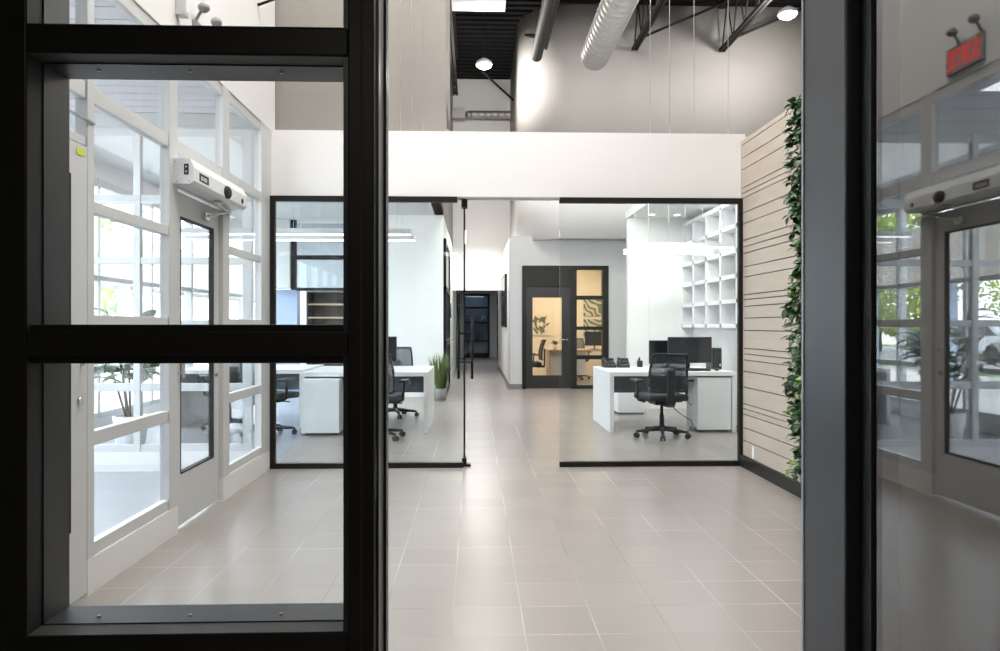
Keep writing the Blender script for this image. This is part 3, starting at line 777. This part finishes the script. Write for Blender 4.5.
# grid shelves on right wall (x 3.2..3.36)
g = thing('grid_shelf', 'white cubby grid shelving on the side wall of the right office', 'shelf', (3.18, 8.3, 1.25))
zz = [0, .307, .614, .921, 1.228, 1.535]
m = MB(); y = 0; 
while y <= 3.01:
    m.box(0, .17, y-.03, y+.03, 0, 1.56); y += .60
m.build('uprights', 'laminate', g)
for z in zz: B(0, .17, -.03, 3.0, z, z+.05).build('shelf_board', 'laminate', g)
B(.17, .178, -.03, 3.0, 0, 1.585).build('back_panel', 'grey_wall', g)

# grass pot
def grass_pot(lab, loc):
    g = thing('potted_grass', lab, 'plant', loc)
    MB().lathe([(.085, 0), (.095, .01), (.125, .2), (.105, .2), (.10, .17)], n=20).build('pot', 'concrete', g)
    MB().lathe([(.10, .16), (.02, .17)], n=16).build('soil', 'soil', g)
    m = MB()
    for i in range(300):
        a = random.uniform(0, 2*PI); r = .07*math.sqrt(random.random()); t = random.uniform(.02, .38)
        L = random.uniform(.35, .68)
        m.leaf((r*math.cos(a), r*math.sin(a), .17), (math.sin(t)*math.cos(a), math.sin(t)*math.sin(a), math.cos(t)), (math.cos(a+.5), math.sin(a+.5), .1), L, .011, random.uniform(-.05, .12), 4)
    f = m.build('foliage', 'grass', g); f['kind'] = 'stuff'
grass_pot('tall green grass in a grey concrete pot beside the corridor', (-.60, 12.75, 0))
# rubber plant
g = thing('rubber_plant', 'tall broad leafed plant in a pot beyond the vestibule screen', 'plant', (-3.75, 8.2, 0))
MB().lathe([(.14, 0), (.15, .02), (.18, .30), (.16, .30), (.155, .26)], n=24).build('pot', 'laminate', g)
m = MB(); lf = MB(); 
MB().lathe([(.155, .24), (.02, .26)], n=16).build('soil', 'soil', g)
for k in range(7):
    a = k*2*PI/7+.3; tl = .28+.12*(k % 3)
    tipz = 1.05+.13*(k % 4); base = Vector((.04*math.cos(a), .04*math.sin(a), .25)); tip = Vector((tl*math.cos(a), tl*math.sin(a), tipz))
    mid = base.lerp(tip, .5)+Vector((-.04*math.cos(a), -.04*math.sin(a), .1))
    m.path([base, mid, tip], .012, n=7)
    for j in range(14):
        t = .35+.65*j/13; p = base.lerp(mid, t*2) if t < .5 else mid.lerp(tip, t*2-1)
        b = a+random.uniform(-1.6, 1.6); el = random.uniform(-.1, .8)
        lf.leaf(p, (math.cos(b)*math.cos(el), math.sin(b)*math.cos(el), math.sin(el)), (0, 0, 1), random.uniform(.24, .34), random.uniform(.11, .15), .3, 5)
m.build('stem', 'bark', g); f = lf.build('foliage', 'leaf', g); f['kind'] = 'stuff'

# left deep office pieces
tag(B(-3.95, -3.45, 13.9, 14.3, 1.98, 3.262).build('upper_cabinet', 'alu'), 'grey bulkhead cabinet hanging above the blue column', 'cabinet')
m = MB().mat('black'); m.box(-3.45, -3.36, 14.0, 14.1, 1.95, 3.262); m.box(-3.36, -2.36, 14.0, 14.08, 1.93, 1.99); m.box(-3.36, -2.36, 14.0, 14.08, 2.52, 2.6)
g = m.build('glazed_transom', None); tag(g, 'black framed transom glazing over the dark alcove in left office', 'transom')
B(-3.36, -2.36, 14.03, 14.04, 1.99, 3.2).build('pane', 'glass_dark', g)
tag(B(-3.83, -3.42, 14.35, 14.6, 0, 1.97).build('blue_column', 'blueglow'), 'pale blue square column under the grey bulkhead cabinet', 'column')
g = thing('shelf_unit', 'dark alcove shelf unit with wooden shelves in left office', 'shelf', (-3.3, 14.6, 0))
m = MB(); m.box(0, .03, 0, .4, 0, 1.95); m.box(.87, .90, 0, .4, 0, 1.95); m.box(0, .9, .38, .4, 0, 1.95); m.box(0, .9, 0, .4, 1.92, 1.95)
M['brown'] = paint('dark_brown_laminate', (.10, .085, .075), .6)
m.build('carcass', 'brown', g)
for z in (1.12, 1.42, 1.68, .8): B(.03, .87, 0, .38, z, z+.03).build('shelf_board', 'wood_desk', g)

# ================================================================== OFFICE DOOR (dark) y=14.9
r = sroot('door_5', 'dark framed office door with tall glass lite and lever handle', 'door')
D0, D1 = 14.87, 15.05
xs0, xs1 = .95, 2.66
sc = 14.9/740.
def X(u): return (u-475)*sc
def Z(v): return 1.28+(326-v)*sc
M['door_grey'] = paint('charcoal_door', (.014, .015, .016), .45)
m = MB(); m.box(X(522), X(526), D0, D1, 0, Z(266)); m.box(X(604), X(609), D0, D1, 0, Z(266)); m.box(X(526), X(604), D0, D1, Z(269), Z(266)); m.box(X(571), X(575), D0, D1, 0, Z(269))
m.box(X(526), X(571), D0+.02, D1-.02, Z(285.5), Z(269)); m.box(X(526), X(571), D0, D1, Z(287), Z(285.5))
m.build('frame', 'black', r)
m = MB(); a, b = X(526.02), X(570.98); g0, g1 = X(532.6), X(562); z0, z1 = Z(376), Z(298); e0, e1 = D0+.03, D0+.075
m.box(a, g0, e0, e1, .01, Z(287)); m.box(g1, b, e0, e1, .01, Z(287)); m.box(g0, g1, e0, e1, .01, z0); m.box(g0, g1, e0, e1, z1, Z(287)); lf = m.build('leaf', 'door_grey', r)
B(g0, g1, D0+.05, D0+.056, z0, z1).build('pane', 'glass', lf)
m = MB(); hx = X(567); hz = Z(340); m.tube((hx, D0+.03, hz), (hx, D0-.03, hz), .022, n=12); m.tube((hx, D0-.03, hz), (hx-.12, D0-.03, hz), .011, n=8); m.build('lever_handle', 'chrome', lf)
m = MB(); s0, s1 = X(575), X(604); bars = [(270, 269), (300, 296), (330.5, 327), (360, 356), (390, 386)]
for (v0, v1) in bars: m.box(s0, s1, D0+.02, D1-.02, max(0, Z(v0)), Z(v1))
m.box(s0, X(577), D0+.02, D1-.02, 0, Z(269)); m.box(X(603), s1, D0+.02, D1-.02, 0, Z(269))
m.build('sidelight_frame', 'black', r)
for (va, vb) in ((270, 296), (300, 327), (330.5, 356), (360, 386)): B(X(577), X(603), D0+.06, D0+.066, Z(vb), Z(va)).build('pane', 'glass', r)
# inside warm office
g = thing('office_desk', 'pale oak desk inside the warmly lit office', 'desk', (1.62, 16.5, 0))
B(0, 1.6, 0, .7, .70, .74).build('desktop', 'wood_desk', g); B(.03, .07, .03, .67, 0, .70).build('side_panel', 'wood_desk', g); B(1.5, 1.54, .03, .67, 0, .70).build('side_panel', 'wood_desk', g)
B(.07, .9, .32, .35, .15, .70).build('front_panel', 'laminate', g)
monitor('dark monitor on the oak desk in the warm office', 2.72, 16.75, .46, .32, .98, parent_z=.74)
g = thing('desk_plant', 'small green plant in white pot on the oak desk', 'plant', (1.82, 16.7, .74))
MB().lathe([(.045, 0), (.06, .1), (.05, .1)], n=16).build('pot', 'laminate', g)
m = MB()
for i in range(26):
    a = random.uniform(0, 2*PI); t = random.uniform(.2, 1.1); m.leaf((0, 0, .1), (math.sin(t)*math.cos(a), math.sin(t)*math.sin(a), math.cos(t)), (0, 0, 1), random.uniform(.1, .17), .05, .3, 4)
f = m.build('foliage', 'leaf', g); f['kind'] = 'stuff'
def art(lab, x0, x1, z0, z1, y=18.7, style=0):
    g = thing('wall_art', lab, 'picture', (x0, y, z0), 0, 'botanical prints'); W = x1-x0; H = z1-z0
    B(0, W, -.03, 0, 0, H).build('canvas', 'art' if style else 'warm', g)
    if not style:
        m = MB()
        for k in range(24):
            bx = W*(.12+.6*random.random()); bz = H*(.03+.62*random.random()); a = random.uniform(.3, 2.8)
            m.leaf((bx, -.033, bz), (math.cos(a), 0, abs(math.sin(a))+.2), (0, -1, 0), random.uniform(.10, .19), .055, .02, 5)
        m.build('leaf_print', 'grey_leaf', g)
M['grey_leaf'] = paint('grey_green_print', (.16, .18, .13), .7, noise=.4, nscale=12)
art('botanical leaf picture seen through the dark door glass', 1.42, 1.93, 1.03, 1.66)
art('upper dark leaf print seen through the sidelight', 2.75, 3.3, 1.52, 1.95, style=1)
art('lower dark leaf print seen through the sidelight', 2.75, 3.3, 1.0, 1.44, style=1)
c = copy_tree(ch); c.location = (2.42, 17.6, 0); c.rotation_euler = (0, 0, PI); c['label'] = 'dark swivel chair behind the oak desk in the warm office'
c = copy_tree(ch); c.location = (1.22, 16.0, 0); c.rotation_euler = (0, 0, 1.6); c['label'] = 'dark swivel chair at the left inside the warm office'

# corridor items
g = thing('wall_panel', 'flat black panel mounted on the right corridor wall', 'display', (.70, 16.2, 1.24))
B(-.05, 0, 0, 2.1, 0, 1.18, .004).build('casing', 'plastic', g); B(-.053, -.05, .04, 2.06, .04, 1.14).build('screen', 'screen', g)
g = thing('wall_clock', 'round wall clock with dark rim on left corridor wall', 'clock', (-.57, 17.0, 1.62))
MB().tube((0, 0, 0), (.03, 0, 0), .17, n=32).build('rim', 'plastic', g); MB().tube((.03, 0, 0), (.034, 0, 0), .15, n=32).build('dial', 'laminate', g)
B(.034, .037, -.008, .008, 0, .11).build('hand', 'plastic', g); B(.034, .037, 0, .08, -.008, .008).build('hand', 'plastic', g)
def side_door(nm, lab, x, y0, y1, z1, sgn):
    r = sroot(nm, lab, 'door'); a, b = (x, x+.05*sgn) if sgn > 0 else (x+.05*sgn, x)
    m = MB(); m.box(a, b, y0, y0+.12, 0, z1); m.box(a, b, y1-.12, y1, 0, z1)
    for z in (0, .9, 1.9, z1-.1): m.box(a, b, y0, y1, z, z+.1)
    m.build('frame', 'black', r); mid = (a+b)/2
    B(mid-.004, mid+.004, y0, y1, 0, z1).build('pane', 'screen', r)
    m = MB(); hx = b+.05 if sgn > 0 else a-.05; m.tube((x, y1-.2, 1.0), (hx, y1-.2, 1.0), .012, n=8); m.tube((hx, y1-.2, 1.0), (hx, y1-.35, 1.0), .012, n=8); m.build('handle', 'chrome', r)
side_door('door_6', 'black framed glazed door at the near left of the corridor', -.57, 13.35, 15.6, 2.85, 1)
side_door('door_7', 'black framed door far down the left side of the corridor', -.57, 22.5, 25.8, 2.5, 1)
side_door('door_8', 'black framed door on the right side of the far corridor', .90, 22.9, 25.2, 2.5, -1)
side_door('door_9', 'black framed last door on the right of the far corridor', .90, 26.2, 28.9, 2.5, -1)
r = sroot('door_10', 'black framed glass door closing the end of the corridor', 'door')
m = MB(); m.box(-.44, -.36, 29.55, 29.65, 0, 2.54); m.box(.50, .58, 29.55, 29.65, 0, 2.54)
for z in (0, .62, 1.35, 1.95, 2.46): m.box(-.36, .50, 29.55, 29.65, z, z+(.18 if z == 0 else .08))
m.build('frame', 'black', r); B(-.36, .50, 29.59, 29.6, .1, 2.5).build('pane', 'glass_dark', r)
g = thing('hanging_coat', 'white coat hanging behind the corridor end door', 'coat', (.36, 30.3, .55))
MB().lathe([(.05, 1.12), (.09, 1.05), (.13, .95), (.10, .7), (.14, .3), (.17, 0)][::-1], n=16).build('coat_body', 'coat', g)
MB().tube((0, 0, 1.1), (0, 0, 2.2), .006, n=6).build('hanger_hook', 'chrome', g)

# ================================================================== OUTSIDE
m = B(-11.9, -4.62, -10, 60, -.2, -.06); struct('ground_1', m, 'pavement', 'pale pavement outside the windows')
struct('ground_2', B(-12.5, -11.9, -10, 80, -.2, -.05), 'lawn', 'green lawn strip before the road')
struct('ground_3', B(-26, -12.5, -10, 120, -.22, -.1), 'asphalt', 'grey asphalt road outside')
struct('ground_4', B(-28, -26, -10, 160, -.2, -.05), 'lawn', 'narrow lawn across the road')
struct('ground_6', B(-120, -28, -10, 160, -.2, -.07), 'pavement', 'pale forecourt across the road')
struct('ground_5', B(-9.5, 7.1, 30.5, 160, -.25, -.14), 'pavement', 'pavement beyond the building')
g = thing('street_canopy', 'brown grey flat canopy on pale blue posts across the pavement', 'canopy', (-9.4, 13, -.06))
M['canopy'] = paint('canopy_fascia', (.20, .18, .16), .7)
M['post_blue'] = paint('blue_grey_post', (.45, .55, .70), .5)
B(-.9, .3, 0, 22, 2.38, 3.7).build('fascia', 'canopy', g)
for k in range(7): B(.0, .22, .2+k*3.3, .42+k*3.3, 0, 2.38).build('post', 'post_blue', g)
def tree(lab, x, y, h, r, mat='tree'):
    g = thing('tree', lab, 'tree', (x, y, -.1), 0, 'street trees')
    MB().tube((0, 0, 0), (0, 0, h*.55), .16, .08, n=10).build('trunk', 'bark', g)
    m = MB()
    for i in range(2600):
        th = random.uniform(0, 2*PI); ph = math.acos(random.uniform(-1, 1)); rr = r*(.55+.5*random.random()**.5)*(1+.18*math.sin(3*th+2*ph))
        z = h*.58+math.cos(ph)*h*.42; kk = rr*math.sin(ph)
        m.leaf((kk*math.cos(th), kk*math.sin(th), z), (random.uniform(-1, 1), random.uniform(-1, 1), random.uniform(-1, .6)), (0, 0, 1), .34, .2, .2, 2)
    f = m.build('crown', mat, g); f['kind'] = 'stuff'
tree('yellow green tree across the pavement, mirrored in the open door', -17.3, 32, 6.5, 1.9)
tree('darker tree left of the yellow green tree in the mirrored street', -19.5, 38, 7, 2.2, 'leaf_light')
tree('tree further along the street beyond the cars', -30, 40, 9, 3.4)
def car(lab, x, y, mat, rz):
    g = thing('car', lab, 'car', (x, y, -.1), rz, 'parked cars')
    body = [(-2.2, .35), (2.2, .35), (2.25, .75), (1.4, .95), (.7, 1.42), (-1.1, 1.45), (-1.9, 1.0), (-2.25, .9)]
    MB().prism(body, 'y', -.85, .85).build('body', mat, g)
    win = [(1.2, .98), (.62, 1.36), (-1.02, 1.39), (-1.65, 1.0)]
    MB().prism(win, 'y', -.86, .86).build('windows', 'screen', g)
    for wx in (-1.4, 1.4):
        for wy in (-.8, .8): MB().tube((wx, wy-.1, .33), (wx, wy+.1, .33), .33, n=20).build('wheel', 'gasket', g)
car('dark car parked left of the mirrored tree', -21, 34.5, 'car_dark', 1.5)
car('silver car parked right of the mirrored tree', -18.5, 28.2, 'car_silver', 1.6)
car('second silver car further along the road', -20, 44, 'car_silver', 1.5)
g = thing('neighbour_building', 'low brick and pale clad building across the street', 'building', (-38, 20, -.1))
B(-6, 0, -30, 6, 0, 6).build('walls', 'siding', g); B(-6.1, .1, 4.5, 9, 0, 4.6).build('brick_wing', 'brick', g)
B(-6.2, .2, -30.2, 9.2, 6, 6.4).build('roof', 'alu_dark', g)
for k in range(6): B(.0, .05, -27+k*5, -24+k*5, 1, 4.5).build('window', 'screen', g)

# ================================================================== LIGHTS
def area(name, loc, sx, sy, e, col=(1, 1, 1), rot=(0, 0, 0)):
    l = bpy.data.lights.new(name, 'AREA'); l.shape = 'RECTANGLE'; l.size = sx; l.size_y = sy; l.energy = e; l.color = col
    o = bpy.data.objects.new(name, l); C.objects.link(o); o.location = loc; o.rotation_euler = rot; return o
area('lobby_fill', (.3, 4.3, 6.5), 3.6, 3.8, 440, (1, .97, .94))  # unseen soft source added to fill the lobby, no fixture
area('hall_fill', (1.6, 10.2, 7.4), 4, 4, 420, (1, .97, .94))  # unseen overhead source added for even light over the offices
area('left_office_light', (-2.4, 9.8, 3.2), 3, 4.5, 32, (.95, .98, 1))
area('drum_fill_light', (1.5, 8.4, 3.25), 1.6, .5, 95, (1, .99, .98), (math.radians(104), 0, 0))  # added source hidden behind the header, brightens the curved wall
area('right_room_light', (2.85, 9.0, 2.92), .8, 2.4, 12, (.98, 1, 1))
area('vestibule_light', (-3.2, 4.3, 3.16), 1.5, 3, 60, (.86, .93, 1))
area('deep_office_light', (-3.4, 15, 3.2), 1.5, 1.5, 25, (.95, .98, 1))
area('corridor_light', (0.05, 17.0, 3.3), .9, 2.5, 70, (1, .97, .93))
area('far_corridor_light', (0, 24.5, 2.68), .8, 4, 45, (.95, .97, 1))
area('cloakroom_light', (0, 30.6, 2.7), .6, .6, 9, (.7, .85, 1))
area('warm_office_light', (2.2, 16.9, 2.9), 1.6, 1.6, 75, (1, .86, .66))
area('entry_fill', (-.2, -.9, 2.65), .8, .8, 16, (1, .95, .88))  # added out of view to light the wall behind the open leaf
sun = bpy.data.lights.new('sun', 'SUN'); sun.energy = 18; sun.angle = .02; so = bpy.data.objects.new('sun', sun); C.objects.link(so)
so.rotation_euler = (math.radians(-18), math.radians(38), 0)
W = bpy.data.worlds.new('world'); S.world = W; W.use_nodes = True; t = W.node_tree; t.nodes.clear()
bg = t.nodes.new('ShaderNodeBackground'); bg.inputs[0].default_value = (.80, .89, 1, 1); bg.inputs[1].default_value = 10
wo = t.nodes.new('ShaderNodeOutputWorld'); t.links.new(bg.outputs[0], wo.inputs[0])

S.view_settings.view_transform = 'Standard'; S.view_settings.look = 'None'; S.view_settings.gamma = 1; S.view_settings.exposure = 0
S.view_settings.use_curve_mapping = False
cy = S.cycles
cy.use_denoising = True; cy.max_bounces = 10; cy.diffuse_bounces = 5; cy.glossy_bounces = 5; cy.transparent_max_bounces = 24
cy.sample_clamp_indirect = 6; cy.caustics_reflective = False; cy.caustics_refractive = False; cy.blur_glossy = .5
